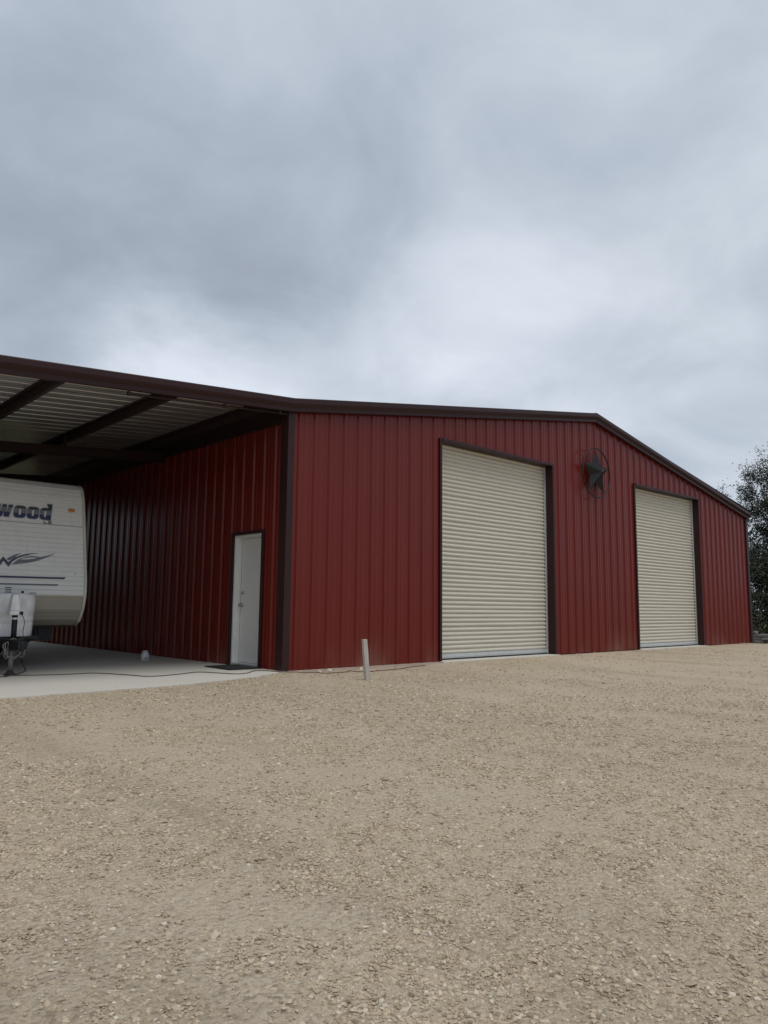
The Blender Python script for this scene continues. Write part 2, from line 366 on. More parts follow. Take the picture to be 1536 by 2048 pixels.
# stray gravel washed over the slab edge
# ------------------------------------------------------------------ the metal building
Wd,HE,RZ,YB=17.33,3.954,5.38,11.5
def zr_main(x): return HE+(RZ-HE)*(1-abs(x-Wd/2)/(Wd/2))
D1=(3.432,6.950); D2=(10.502,13.994); ZD=4.03
bld=empty('metal_building',(Wd/2,YB/2,0))
tag(bld,'long red ribbed steel building with two roll up doors and an open carport','building')
def rib_profile(L, start=0.0, pitch=.3048, base=0.0):
    """list of (s, outward offset) of a ribbed sheet: one high rib and two low beads per pitch"""
    out=[]; c=start-pitch
    while c<L+pitch:
        for ds,h in ((-.034,0),(-.013,.028),(.013,.028),(.034,0),(.084,0),(.094,.0062),(.108,.0062),(.118,0),(.185,0),(.195,.0062),(.209,.0062),(.219,0)):
            out.append((c+ds,h))
        c+=pitch
    return out
def prof_at(prof,s):
    return float(np.interp(s,[p[0] for p in prof],[p[1] for p in prof]))
def ribbed_wall(mb, L, prof, P3, ztop, zbot, breaks=(), closed_t=.0):
    """vertical ribbed sheet; P3(s,off,z) maps to 3D"""
    prof=[(s,h) for s,h in prof if 0<s<L]; ss=[(0,prof_at(prof,0))]+prof+[(L,prof_at(prof,L))]
    for b_ in breaks:
        h=prof_at(ss,b_); ss+= [(b_,h)]
    ss.sort(); 
    for (a,ha),(b_,hb) in zip(ss,ss[1:]):
        if b_-a<1e-5: continue
        mid=(a+b_)/2; z0=zbot(mid)
        zs0=[z0, None]
        za,zb=ztop(a),ztop(b_)
        n=6 if z0<1 else 2
        vs=[];fs=[]
        for k in range(n+1):
            u=k/n; vs+= [P3(a,ha,z0+(za-z0)*u),P3(b_,hb,z0+(zb-z0)*u)]
        for k in range(n): fs.append((2*k,2*k+1,2*k+3,2*k+2))
        mb.add(vs,fs)
def screws(mb,pts,ax,r=.007):
    for p in pts:
        p=Vector(p)
        o=Vector((-1,0,0)) if ax=='x' else Vector((0,-1,0)); u=Vector((0,1,0)) if ax=='x' else Vector((1,0,0)); w=Vector((0,0,1))
        vs=[p+(u*math.cos(a)+w*math.sin(a))*r for a in [k*math.pi/3 for k in range(6)]]; vs+=[v+o*.006 for v in vs]
        mb.add(vs,[tuple(range(6,12))]+[(k,(k+1)%6,(k+1)%6+6,k+6) for k in range(6)])
# front wall
fp=rib_profile(Wd,.20)
fw=MB(); inD=lambda x:(D1[0]<x<D1[1]) or (D2[0]<x<D2[1])
ribbed_wall(fw,Wd,fp,lambda s,o,z:(s,-o,z),zr_main,lambda x:ZD if inD(x) else .0,[*D1,*D2])
pos=[]
k=0; c=.20+.05
while c<Wd-.1:
    for z in (.12,1.1,2.25,3.35):
        if not(inD(c) ) : pos.append((c+(k%3-1)*.003,-.0005,z+((k*7)%5-2)*.004))
    if inD(c): pos.append((c,-.0005,ZD+.14))
    c+=.3048; k+=1
screws(fw,pos,'y')
fw.build('wall',RED,bld,fixn=False)
# side wall under the lean-to, with the entry door opening
DY0,DY1,DH=.604,1.452,2.10
LE_X,LS=7.6,.078
sp_=rib_profile(YB,.335)
sw=MB(); inS=lambda y:DY0<y<DY1
ribbed_wall(sw,YB,sp_,lambda s,o,z:(-o,s,z),lambda y:4.075,lambda y:DH if inS(y) else .0,[DY0,DY1])
pos=[(-.0005,.335+.05+.3048*k,z) for k in range(36) for z in (.12,1.1,2.35,3.3) if not (inS(.385+.3048*k) and z<2.3)]
screws(sw,pos,'x')
sw.build('wall',RED,bld,fixn=False)
# right and back walls (seen only from the side)
rw=MB(); ribbed_wall(rw,YB,rib_profile(YB,.2),lambda s,o,z:(Wd+o,s,z),lambda y:HE,lambda y:.0); rw.build('wall',RED,bld,fixn=False)
bw=MB(); ribbed_wall(bw,Wd,rib_profile(Wd,.2),lambda s,o,z:(s,YB+o,z),zr_main,lambda y:.0); bw.build('wall',RED,bld,fixn=False)
lw=MB(); ribbed_wall(lw,YB,rib_profile(YB,.2),lambda s,o,z:(-LE_X-.02-o,s,z),lambda y:4.05-LS*LE_X,lambda y:.0); o=lw.build('wall',RED,bld,fixn=False); o['label']='outer side wall of the carport'
# footing strip showing under the front wall
MB().box((.02,-.045,-.10),(D1[0]-.05,.05,-.004)).build('footing',CONC2,bld)
MB().box((D1[1]+.05,-.03,-.10),(D2[0]-.05,.05,-.012)).build('footing',CONC2,bld)
MB().box((D2[1]+.05,-.03,-.10),(Wd,.05,-.012)).build('footing',CONC2,bld)
for a,b_ in (D1,D2): MB().box((a-.05,-.13,-.10),(b_+.05,.40,.003)).build('door_sill',CONC,bld,bevel=.006)
# roof
YF=-.13; YBk=YB+.13
def slab_roof(pts,t=.03): pass
def ribbed_roof(x0,z0,x1,z1,name,mt,under=False):
    prof=rib_profile(YBk-YF,.12); prof=[(0,0)]+[(s,h) for s,h in prof if 0<s<YBk-YF]+[(YBk-YF,0)]
    m=MB()
    for (a,ha),(b_,hb) in zip(prof,prof[1:]):
        m.add([(x0,YF+a,z0+ha),(x0,YF+b_,z0+hb),(x1,YF+b_,z1+hb),(x1,YF+a,z1+ha)],[(0,1,2,3)])
    return m.build(name,mt,bld,fixn=False)
ROFF=.10   # roof plane above wall top
ribbed_roof(-.02,HE+ROFF-.005,Wd/2,RZ+ROFF,'roof',ROOF); ribbed_roof(Wd/2,RZ+ROFF,Wd+.12,HE+ROFF-.02,'roof',ROOF)
ZL0=4.095
o=ribbed_roof(.06,ZL0+.004,-LE_X-.1,ZL0-LS*(LE_X+.1),'carport_roof',GALV_UNDER); o['label']='bare metal underside of the carport roof'
# ridge cap
MB().add([(Wd/2-.2,YF,RZ+ROFF+.005),(Wd/2,YF,RZ+ROFF+.045),(Wd/2+.2,YF,RZ+ROFF+.005),(Wd/2-.2,YBk,RZ+ROFF+.005),(Wd/2,YBk,RZ+ROFF+.045),(Wd/2+.2,YBk,RZ+ROFF+.005)],[(0,1,4,3),(1,2,5,4)]).build('ridge_cap',TRIM,bld,fixn=False)
# rake trim: bull-nosed gutter profile swept along the roof edge
RP=[(-.015,.125),(-.145,.128),(-.155,.115),(-.157,.045),(-.148,.020),(-.112,-.022),(-.106,-.075),(-.060,-.080),(-.045,-.040),(-.015,-.035)]   # (y, dz)
def rake(path,name='rake_trim',y0=0,sgn=1):
    m=MB(); n=len(RP); vs=[]
    for (x,z) in path: vs+=[(x,y0+sgn*py,z+pz) for py,pz in RP]
    fs=[tuple(range(n)),tuple(range(n*(len(path)-1),n*len(path)))]
    for i in range(len(path)-1):
        for k in range(n): fs.append((i*n+k,i*n+(k+1)%n,(i+1)*n+(k+1)%n,(i+1)*n+k))
    m.add(vs,fs); o=m.build(name,TRIM,bld); return o
rz0=4.0
rake([(-.0,rz0),(Wd/2,5.385)]); rake([(Wd/2,5.385),(Wd+.02,3.845)])
rake([(-LE_X-.1,rz0-LS*(LE_X+.1)),(-.0,rz0)])
rake([(-.0,rz0),(Wd/2,5.385)],y0=YB,sgn=-1); rake([(Wd/2,5.385),(Wd+.02,3.845)],y0=YB,sgn=-1)
rake([(-LE_X-.1,rz0-LS*(LE_X+.1)),(-.0,rz0)],y0=YB,sgn=-1)
# dark foam closures / shadow gap angle under the rake trim
MB().add([(.05,-.036,zr_main(.05)-.035),(Wd/2,-.036,RZ-.035),(Wd-.02,-.036,zr_main(Wd)-.035),(.05,-.036,zr_main(.05)+.03),(Wd/2,-.036,RZ+.03),(Wd-.02,-.036,zr_main(Wd)+.03),
 (.05,-.044,zr_main(.05)-.035),(Wd/2,-.044,RZ-.035),(Wd-.02,-.044,zr_main(Wd)-.035),(.05,-.044,zr_main(.05)+.03),(Wd/2,-.044,RZ+.03),(Wd-.02,-.044,zr_main(Wd)+.03)],
 [(6,7,10,9),(7,8,11,10),(0,1,7,6),(1,2,8,7),(0,3,4,1),(1,4,5,2)]).build('eave_closure',TRIM,bld)
# eave trim on the right
MB().box((Wd+.0,-.02,3.74),(Wd+.16,YB+.02,3.95)).build('gutter',TRIM,bld,bevel=.02)
MB().box((-LE_X-.22,-.15,ZL0-LS*LE_X-.16),(-LE_X-.1,YB+.15,ZL0-LS*LE_X+.01)).build('gutter',TRIM,bld,bevel=.02)
# corner trims
def corner(x0,x1,y0,y1,z1,pos):
    m=MB(); m.box((x0,y0,0.0),(x1,y1,z1)); screws(m,pos,'y',.010); return m.build('corner_trim',TRIM,bld,bevel=.004)
corner(-.036,.088,-.040,.150,3.93,[(.074,-.040,.35+.5*k) for k in range(8)])
corner(Wd-.10,Wd+.05,-.045,.12,3.86,[(Wd-.07,-.045,.35+.5*k) for k in range(7)])
# base trim on side wall
# carport framing
for x in (-.36,-1.90,-3.42,-4.94,-6.46,-7.55):
    zt=ZL0-LS*abs(x)-.004
    m=MB(); y0,y1=.0,YB-.05
    m.box((x-.004,y0,zt-.14),(x+.004,y1,zt)); m.box((x-.004,y0,zt-.146),(x+.048,y1,zt-.140)); m.box((x-.068,y0,zt-.006),(x-.004,y1,zt-.001))
    m.box((x+.042,y0,zt-.140),(x+.048,y1,zt-.125)); m.build('purlin',BEAM,bld)
for y in (4.05,8.0,YB-.25):
    m=MB()
    for dz0,dz1,w in ((-.405,-.397,.05),(-.235,-.227,.05),(-.397,-.235,.005)):
        vs=[(x,yy,ZL0-LS*abs(x)+dz) for x in (-.05,-LE_X) for yy in (y-w,y+w) for dz in (dz0,dz1)]
        m.add(vs,[(0,1,3,2),(4,6,7,5),(0,2,6,4),(1,5,7,3),(0,4,5,1),(2,3,7,6)])
    m.build('rafter',BEAM,bld)
    for x in (-1.90,-3.42,-4.94,-6.46): MB().box((x-.05,y-.004,ZL0-LS*abs(x)-.2265),(x-.006,y+.004,ZL0-LS*abs(x)-.03)).build('cleat',BEAM,bld)
    if y<9:
        c=MB().box((-LE_X-.02,y-.075,-.02),(-LE_X+.13,y+.075,ZL0-LS*LE_X-.175)); c.box((-LE_X-.06,y-.12,0.001),(-LE_X+.17,y+.12,.015)); c.build('column',BEAM,bld,bevel=.01)
c=MB().box((-LE_X-.02,.0,-.02),(-LE_X+.13,.15,ZL0-LS*LE_X-.175)); c.box((-LE_X-.06,-.05,0.001),(-LE_X+.17,.2,.015)); c.build('column',BEAM,bld,bevel=.01)
# conduit run clipped behind the lean-to rake
m=MB(); zc_=lambda x:ZL0-LS*abs(x)-.205
m.tube([(-2.6,-.03,zc_(2.6)),(-1.2,-.03,zc_(1.2)),(-.06,-.03,zc_(.06))],.012,8)
for x in (-2.58,-1.15,-.2): m.box((x-.022,-.05,zc_(x)-.018),(x+.022,-.012,zc_(x)+.03))
m.build('conduit',BEAM,bld)
# wall angle under the carport roof, deepened to stand in for shade there
MB().box((-.042,.16,3.78),(-.002,YB-.05,4.065)).build('wall_shade_angle',BEAM,bld)

# ---- roll-up doors
PITCH=.0813
def rollup(x0,x1,recess,zt,lab):
    YD=recess
    m=MB(); z=.115; prev=None; rows=[]
    ztop=zt+.02; k=0
    while z<ztop:
        # curved interlocking slats, a flat lap seam every sixth
        seam=(k%6==5)
        seq=[(0,.002),(.05,.014),(.14,.023),(.32,.029),(.50,.027),(.68,.019),(.80,.008),(.87,-.003),(.95,-.004)]
        for u,o in seq: rows.append((z+u*PITCH, o))
        z+=PITCH
        if seam: rows.append((z,.012)); rows.append((z+.005,.012)); z+=.006
        k+=1
    nx=10; vs=[];fs=[]
    for zz,o in rows:
        for i in range(nx+1):
            x=x0+.02+(x1-x0-.04)*i/nx; sag=.0020*math.sin(zz*37+i*.9)+.012*math.sin(math.pi*i/nx)*math.sin(math.pi*zz/zt)
            vs.append((x,YD-o+sag,zz))
    for r_ in range(len(rows)-1):
        for i in range(nx): a=r_*(nx+1)+i; fs.append((a,a+1,a+nx+2,a+nx+1))
    m.add(vs,fs,True)
    d=m.build('roll_up_door',CURT,bld,fixn=False); d['label']=lab
    b_=MB().box((x0+.03,YD-.035,.030),(x1-.03,YD+.01,.112)); b_.box((x0+.03,YD-.05,.058),(x1-.03,YD-.035,.066)); b_.build('bottom_bar',GALV,d,bevel=.004)
    MB().box((x0+.03,YD-.025,.006),(x1-.03,YD+.005,.030)).build('rubber_seal',BLACKRUB,d)
    for s,xx in ((1,x0),(-1,x1)):
        g_=MB(); g_.box((min(xx+s*.002,xx+s*.045),YD-.055,.02),(max(xx+s*.002,xx+s*.045),YD-.03,zt))
        for q in range(int(zt/PITCH)-1): 
            zz=.14+q*PITCH; g_.box((min(xx+s*.045,xx+s*.058),YD-.05,zz),(max(xx+s*.045,xx+s*.058),YD-.032,zz+.03))
        g_.build('guide_rail',GALV,d)
    # framed opening: jamb covers and head cover
    JD=YD+.12
    for s,xx in ((1,x0),(-1,x1)):
        j=MB().box((min(xx,xx-s*.055),-.045,.0),(max(xx,xx-s*.055),-.001,zt+.05)); j.box((min(xx,xx-s*.014),-.001,.0),(max(xx,xx-s*.014),JD,zt))
        j.build('jamb_trim',TRIM,d,bevel=.003)
    h=MB().box((x0,-.060,zt),(x1,-.001,zt+.050)); h.box((x0,-.001,zt),(x1,JD,zt+.014)); h.build('head_trim',TRIM,d,bevel=.003)
    MB().box((x0+.002,JD,zt-.25),(x1-.002,JD+.4,zt+.2)).build('curtain_roll',CURT,d)
rollup(*D1,.195,ZD,'larger looking tan roll up door nearer the carport')
rollup(*D2,.185,ZD,'tan roll up door right of the star')

# ---- entry door in the side wall
ed=MB(); XR=.118
ed.box((XR,DY0+.045,.045),(XR+.045,DY1-.050,DH-.052)); ed=ed.build('entry_door',WHITE,bld,bevel=.003)
fr=MB(); fr.box((.0,DY1-.035,.0),(XR+.06,DY1,DH)); fr.box((.0,DY0,.0),(XR+.06,DY0+.035,DH)); fr.box((.0,DY0+.035,DH-.035),(XR+.06,DY1-.035,DH))
fr.box((XR-.055,DY1-.050,.0),(XR-.004,DY1-.035,DH-.035)); fr.box((XR-.055,DY0+.035,.0),(XR-.004,DY0+.048,DH-.035)); fr.box((XR-.055,DY0+.048,DH-.049),(XR-.004,DY1-.05,DH-.035))
fr.build('frame',JAMBW,ed,bevel=.002)
MB().box((-.01,DY0+.036,.0),(XR+.05,DY1-.036,.040)).build('threshold',GALV,ed,bevel=.004)
t_=MB(); t_.box((-.045,DY1,.0),(.0,DY1+.045,DH+.045)); t_.box((-.045,DY0-.045,.0),(.0,DY0,DH+.045)); t_.box((-.045,DY0,DH),(.0,DY1,DH+.045))
t_.build('door_trim',TRIM,ed,bevel=.003)
ky=DY1-.050-.066
MB().lathe([(.0325,0),(.0325,-.008),(.012,-.014),(.012,-.035),(.024,-.042),(.029,-.056),(.026,-.070),(.012,-.077)],(XR,ky,.965),'X').build('handle',NICKEL,ed)
MB().lathe([(.030,0),(.030,-.012),(.022,-.024),(.010,-.026)],(XR,ky,1.16),'X').build('deadbolt',NICKEL,ed)
for z in (.25,1.05,1.85): MB().lathe([(.008,z),(.008,z+.1)],(XR-.008,DY0+.047,0),n=8).build('hinge',NICKEL,ed)

# ------------------------------------------------------------------ star in a ring
SC=Vector((8.535,0,4.075))
st=empty('wall_star',(SC.x,-.06,SC.z)); tag(st,'black metal five point star inside a thin wire ring between the roll up doors','wall decoration')
R_=.575
MB().tube([(SC.x+R_*math.cos(a),-.155,SC.z+R_*math.sin(a)) for a in [2*math.pi*k/72 for k in range(72)]],.017,8,closed=True).build('ring',RINGM,st)
m=MB(); tips=[];ins=[]
for k in range(5):
    a=math.pi/2+k*2*math.pi/5+rad(-1); b_=a+math.pi/5
    tips.append((SC.x+.545*math.cos(a),-.150,SC.z+.545*math.sin(a))); ins.append((SC.x+.248*math.cos(b_),-.125,SC.z+.248*math.sin(b_)))
ap=(SC.x,-.305,SC.z); vs=[ap,(SC.x,-.12,SC.z)]+tips+ins; fs=[]
for k in range(5): fs+= [(0,2+k,7+k),(0,7+k,2+(k+1)%5),(1,7+k,2+k),(1,2+(k+1)%5,7+k)]
m.add(vs,fs).build('star',STARM,st)
for dx,dz,r in ((0,0,.02),(-.2,.06,.008),(.2,.06,.008)): MB().tube([(SC.x+dx,-.13,SC.z+dz),(SC.x+dx,-.01,SC.z+dz)],r,8).build('bracket',RINGM,st)

# ------------------------------------------------------------------ travel trailer
def trailer_mats():
    m,t,b=mat('white_trailer_siding'); co=objco(t)
    f,_=noise(t,scalev(t,co,(1,1,.4)),2,5,.6); g,_=noise(t,scalev(t,co,(6,6,.7)),2,5,.6)
    c=mix(t,f,(.70,.69,.66,1),(.78,.77,.73,1)); c=mix(t,M_(t,'MULTIPLY',M_(t,'SUBTRACT',g,.55,clamp=True),1.2),c,(.48,.45,.39,1))
    t.links.new(c,b.inputs['Base Color']); b.inputs['Roughness'].default_value=.38
    return m
TW=trailer_mats()
TTRIM=simple('cream_edge_trim',(.58,.55,.46),.4,0,.1,8)
def plate_mat():
    m,t,b=mat('diamond_plate'); co=objco(t)
    w=N(t,'ShaderNodeTexChecker'); w.inputs['Scale'].default_value=55
    mp=N(t,'ShaderNodeMapping'); mp.inputs['Rotation'].default_value=(0,rad(45),0); t.links.new(co,mp.inputs['Vector']); t.links.new(mp.outputs[0],w.inputs['Vector'])
    t.links.new(mix(t,w.outputs['Fac'],(.34,.31,.26,1),(.42,.39,.33,1)),b.inputs['Base Color']); b.inputs['Roughness'].default_value=.45; b.inputs['Metallic'].default_value=.25
    bn=N(t,'ShaderNodeBump'); bn.inputs['Strength'].default_value=.4; bn.inputs['Distance'].default_value=.003; t.links.new(w.outputs['Fac'],bn.inputs['Height']); t.links.new(bn.outputs[0],b.inputs['Normal'])
    return m
PLATE=plate_mat()
AMBER=simple('amber_lens',(.55,.16,.02),.2,0,.3,60)
NAVY=simple('navy_vinyl',(.018,.02,.06),.35,0,.1,5); GREYV=simple('grey_vinyl',(.13,.14,.15),.35,0,.1,5); LGREYV=simple('light_grey_vinyl',(.30,.32,.34),.35,0,.1,5)
TANKW=simple('weathered_white_plastic',(.74,.735,.72),.5,0,.22,9,streak=(1,1,.5),bump=.2,bscale=12)
CHAS=simple('black_chassis_paint',(.007,.007,.007),.65,0,.3,8)
GREYM=simple('worn_grey_steel',(.30,.30,.29),.45,.5,.25,15)
TX=-3.30; TH=1.21; TL0,TL1=2.30,9.9
zf=[.627,.707,.862,1.09,1.32,1.63,1.95,2.27,2.6,2.76,2.83,2.853]; yfv=[2.633,2.483,2.367,2.304,2.321,2.39,2.46,2.531,2.62,2.70,2.80,2.90]
yface=lambda z:float(np.interp(z,zf,yfv))
tr=empty('travel_trailer',(TX,5.5,0)); tag(tr,'white travel trailer with blue and grey lettering parked under the carport','trailer')
def face_rows(z0,z1,rib):
    rows=[]; z=z0
    while z<z1-1e-6:
        if rib:
            rows+= [(z,yface(z)+.010),(z+.013,yface(z+.014)-.001),(min(z+.066,z1),yface(min(z+.066,z1))-.001)]; z+=.072
        else: rows.append((z,yface(z))); z+=.03
    rows.append((z1,yface(z1))); return rows
def strip(mb,rows,x0,x1):
    n=len(rows); vs=[]
    for z,y in rows: vs+=[(x0,y,z),(x1,y,z)]
    mb.add(vs,[(2*i,2*i+1,2*i+3,2*i+2) for i in range(n-1)])
XL,XR_=TX-TH,TX+TH
b=MB(); strip(b,face_rows(1.078,2.853,True),XL+.02,XR_-.02)
# side walls, roof, rear, belly of the body
prof=[(yface(z)+.006,z) for z in np.linspace(.63,2.853,30)]+[(TL1,2.853),(TL1,.63)]
b.add([(XL,y,z) for y,z in prof],[tuple(range(len(prof)))]); b.add([(XR_,y,z) for y,z in prof],[tuple(range(len(prof)))[::-1]])
b.add([(XL,2.90,2.853),(XR_,2.90,2.853),(XR_,TL1,2.853),(XL,TL1,2.853)],[(0,1,2,3)])
b.add([(XL,TL1,2.853),(XR_,TL1,2.853),(XR_,TL1,.63),(XL,TL1,.63)],[(0,1,2,3)])
body=b.build('body',TW,tr,fixn=False)
MB().box((XL+.02,2.65,.60),(XR_-.02,TL1-.02,.632)).build('underbelly',CHAS,tr)
b=MB(); strip(b,face_rows(.627,1.078,False),XL+.02,XR_-.02); b.build('rock_guard',PLATE,tr,fixn=False)
MB().box((XL+.02,yface(1.08)-.007,1.070),(XR_-.02,yface(1.08)+.01,1.088)).build('belt_rail',TTRIM,tr)
MB().box((XL+.02,yface(2.15)-.005,2.146),(XR_-.02,yface(2.15)+.01,2.152)).build('seam',GREYV,tr)
for xx in (XL,XR_):
    m=MB(); zz=[*np.linspace(.627,2.76,26),2.81,2.853]
    pth=[(yface(z),z) for z in zz]+[(3.1,2.865),(4.2,2.872),(TL1,2.872)]
    vs=[];fs=[]
    for i,(y,z) in enumerate(pth):
        a=pth[max(i-1,0)]; c=pth[min(i+1,len(pth)-1)]; t2=Vector((c[0]-a[0],c[1]-a[1])).normalized(); nn=Vector((-t2.y,t2.x))
        if nn.x>0 and i<25: nn=-nn
        if i>=25 and nn.y<0: nn=-nn
        for px,pn in ((-.024,-.008),(-.024,.013),(.0,.020),(.024,.013),(.024,-.008)):
            vs.append((xx+px*.9,y+nn.x*pn,z+nn.y*pn))
    for i in range(len(pth)-1):
        for k in range(5): fs.append((i*5+k,i*5+(k+1)%5,(i+1)*5+(k+1)%5,(i+1)*5+k))
    fs+= [(0,1,2,3,4)]
    m.add(vs,fs,True).build('edge_trim',TTRIM,tr)
# vinyl graphics: thin films laid on the front face
def film(name,polys,mt,off=.0035,parent=None):
    """polys: list of (outer,[holes]) in (x,z); filled curve laid on the curved face"""
    cu=bpy.data.curves.new(name,'CURVE'); cu.dimensions='2D'; cu.fill_mode='BOTH'; cu.extrude=0
    for pl in polys:
        sp=cu.splines.new('POLY'); sp.points.add(len(pl)-1)
        for q,(x,z) in zip(sp.points,pl): q.co=(x,z,0,1)
        sp.use_cyclic_u=True
    tmp=bpy.data.objects.new(name,cu); me=bpy.data.meshes.new_from_object(tmp)
    bm=bmesh.new(); bm.from_mesh(me)
    bmesh.ops.triangulate(bm,faces=bm.faces)
    for v in bm.verts:
        x,z=v.co.x,v.co.y; v.co=(x,yface(z)-off,z)
    r=bmesh.ops.solidify(bm,geom=bm.faces[:],thickness=.0008)
    bm.to_mesh(me); bm.free(); bpy.data.objects.remove(tmp)
    o=bpy.data.objects.new(name,me); COL.objects.link(o); me.materials.clear(); me.materials.append(mt); o.parent=parent or body
    o.matrix_parent_inverse=(parent or body).matrix_world.inverted()
    return o
def rrect(x0,z0,x1,z1,r,sh=.14,zb=2.22,n=5):
    pts=[]
    for cx,cz,a0 in ((x1-r,z1-r,0),(x0+r,z1-r,90),(x0+r,z0+r,180),(x1-r,z0+r,270)):
        for k in range(n+1):
            a=rad(a0+90*k/n); pts.append((cx+r*math.cos(a),cz+r*math.sin(a)))
    return [(x+sh*(z-zb),z) for x,z in pts]
sh=lambda P,zb=2.22,k=.14:[(x+k*(z-zb),z) for x,z in P]
def letters(grow):
    g=grow; L=[]
    for x0 in (-3.137,-2.952):
        L.append(rrect(x0-g,2.222-g,x0+.165+g,2.402+g,.050+g))
        L.append(rrect(x0+.066+g*.3,2.262+g*.3,x0+.099-g*.3,2.362-g*.3,.012))
    x0=-2.770
    L.append(sh([(x0-g,2.262-g*.3),(x0+.02-g*.5,2.236-g),(x0+.045,2.222-g),(x0+.165+g,2.216-g),(x0+.165+g,2.468+g),(x0+.095-g,2.468+g),(x0+.100-g,2.445),(x0+.114-g,2.430),(x0+.114-g,2.402+g),(x0+.045,2.402+g),(x0+.02-g*.5,2.39+g*.7),(x0-g,2.362+g*.3)]))
    L.append(rrect(x0+.062+g*.3,2.262+g*.3,x0+.095-g*.3,2.362-g*.3,.012))
    # w
    xa=-3.395
    L.append(sh([(xa-g,2.402+g),(xa+.058+g,2.402+g),(xa+.068,2.30),(xa+.090-g*.5,2.402+g),(xa+.146+g*.5,2.402+g),(xa+.156,2.30),(xa+.178-g,2.402+g),(xa+.232+g,2.402+g),(xa+.190+g,2.222-g),(xa+.125-g*.3,2.222-g),(xa+.114,2.300-g),(xa+.100+g*.3,2.222-g),(xa+.035-g,2.222-g)]))
    return L
def two_tone():
    m,t,b=mat('two_tone_lettering_vinyl'); co=objco(t)
    sp=N(t,'ShaderNodeSeparateXYZ'); t.links.new(co,sp.inputs[0])
    c=ramp(t,M_(t,'MULTIPLY',M_(t,'SUBTRACT',sp.outputs[2],2.20),5.0),[(0,(.03,.035,.10)),(.43,(.016,.018,.06)),(.46,(.19,.20,.21)),(.80,(.12,.13,.135)),(.86,(.035,.04,.045))])
    c.node.color_ramp.interpolation='CONSTANT'
    t.links.new(c,b.inputs['Base Color']); b.inputs['Roughness'].default_value=.35
    return m
TT=two_tone()
film('lettering_outline',letters(.011),LGREYV,.0035)
film('lettering',letters(.0),TT,.0055)
# small LE under the wordmark
film('lettering',[[(-2.707,2.206),(-2.694,2.206),(-2.694,2.175),(-2.652,2.175),(-2.652,2.163),(-2.707,2.163)],
  [(-2.640,2.207),(-2.588,2.207),(-2.588,2.197),(-2.640,2.197)],[(-2.640,2.190),(-2.588,2.190),(-2.588,2.180),(-2.640,2.180)],[(-2.640,2.173),(-2.588,2.173),(-2.588,2.162),(-2.640,2.162)]],NAVY)
P1=[(-3.353,1.5),(-3.308,1.573),(-3.271,1.627),(-3.2,1.547),(-3.135,1.605),(-3.045,1.65),(-2.952,1.681),(-2.858,1.695),(-2.774,1.697),(-2.874,1.682),(-2.976,1.649),(-3.076,1.608),(-3.141,1.559),(-3.2,1.476),(-3.266,1.562),(-3.304,1.507),(-3.326,1.466)]
P2=[(-3.223,1.596),(-3.163,1.635),(-3.097,1.667),(-3.009,1.691),(-3.063,1.663),(-3.091,1.639),(-3.111,1.615),(-3.2,1.568)]
P3=[(-3.158,1.509),(-3.107,1.561),(-3.042,1.605),(-2.958,1.638),(-2.89,1.651),(-2.819,1.649),(-2.757,1.64),(-2.661,1.666),(-2.533,1.715),(-2.625,1.659),(-2.746,1.606),(-2.866,1.563),(-2.969,1.54),(-3.071,1.526)]
P3h=[(-3.049,1.591),(-2.991,1.612),(-2.914,1.628),(-2.836,1.632),(-2.801,1.628),(-2.869,1.609),(-2.955,1.597)]
film('emblem',[P1],simple('navy_grey_vinyl',(.045,.048,.075),.35,0,.2,5)); film('emblem',[P2],GREYV); film('emblem',[P3,P3h],GREYV)
film('pinstripe',[[(XL+.1,1.314),(-2.415,1.322),(-2.388,1.350),(XL+.1,1.342)]],NAVY)
film('pinstripe',[[(XL+.1,1.212),(-2.51,1.222),(-2.488,1.244),(XL+.1,1.234)]],GREYV)
film('vent_louvre',[[(-3.235,1.186+d),(-3.150,1.186+d),(-3.150,1.170+d),(-3.235,1.170+d)] for d in (0,-.032,-.064)],GREYV)
film('scuff',[[(-2.27,1.408),(-2.24,1.418),(-2.225,1.414),(-2.25,1.405)]],GREYV)
m=MB(); m.lathe([(.058,0),(.055,-.012),(.03,-.022)],(0,0,0),'Y'); 
mo=m.build('marker_light',AMBER,tr); mo.data.transform(Matrix.Scale(.48,4,(0,0,1))); mo.data.transform(Matrix.Translation((-2.282,yface(2.405)-.002,2.405)))
# black mark at the roof corner
MB().box((XR_-.06,2.80,2.846),(XR_-.02,2.86,2.862)).build('roof_corner_cap',CHAS,tr)
# chassis, axles, wheels
m=MB()
for s in (-1,1):
    m.box((TX+s*.72-.03,2.7,.45),(TX+s*.72+.03,TL1-.1,.60))
for y in (3.2,4.5,5.6,7.0,8.2): m.box((TX-.72,y-.03,.48),(TX+.72,y+.03,.58))
for s in (-1,1):   # A-frame tongue
    a=Vector((TX+s*.02,1.38,.42)); c=Vector((TX+s*.72,2.95,.50)); dv=(c-a).normalized(); nn=Vector((-dv.y,dv.x,0))*.03
    m.add([a-nn+Vector((0,0,-.06)),a+nn+Vector((0,0,-.06)),c+nn+Vector((0,0,-.05)),c-nn+Vector((0,0,-.05)),a-nn+Vector((0,0,.05)),a+nn+Vector((0,0,.05)),c+nn+Vector((0,0,.06)),c-nn+Vector((0,0,.06))],
      [(0,3,2,1),(4,5,6,7),(0,1,5,4),(1,2,6,5),(2,3,7,6),(3,0,4,7)])
m.box((TX-.42,1.85,.46),(TX+.42,2.30,.50)); m.box((TX-.9,2.72,.40),(TX+.9,2.80,.60))
m.build('chassis',CHAS,tr)
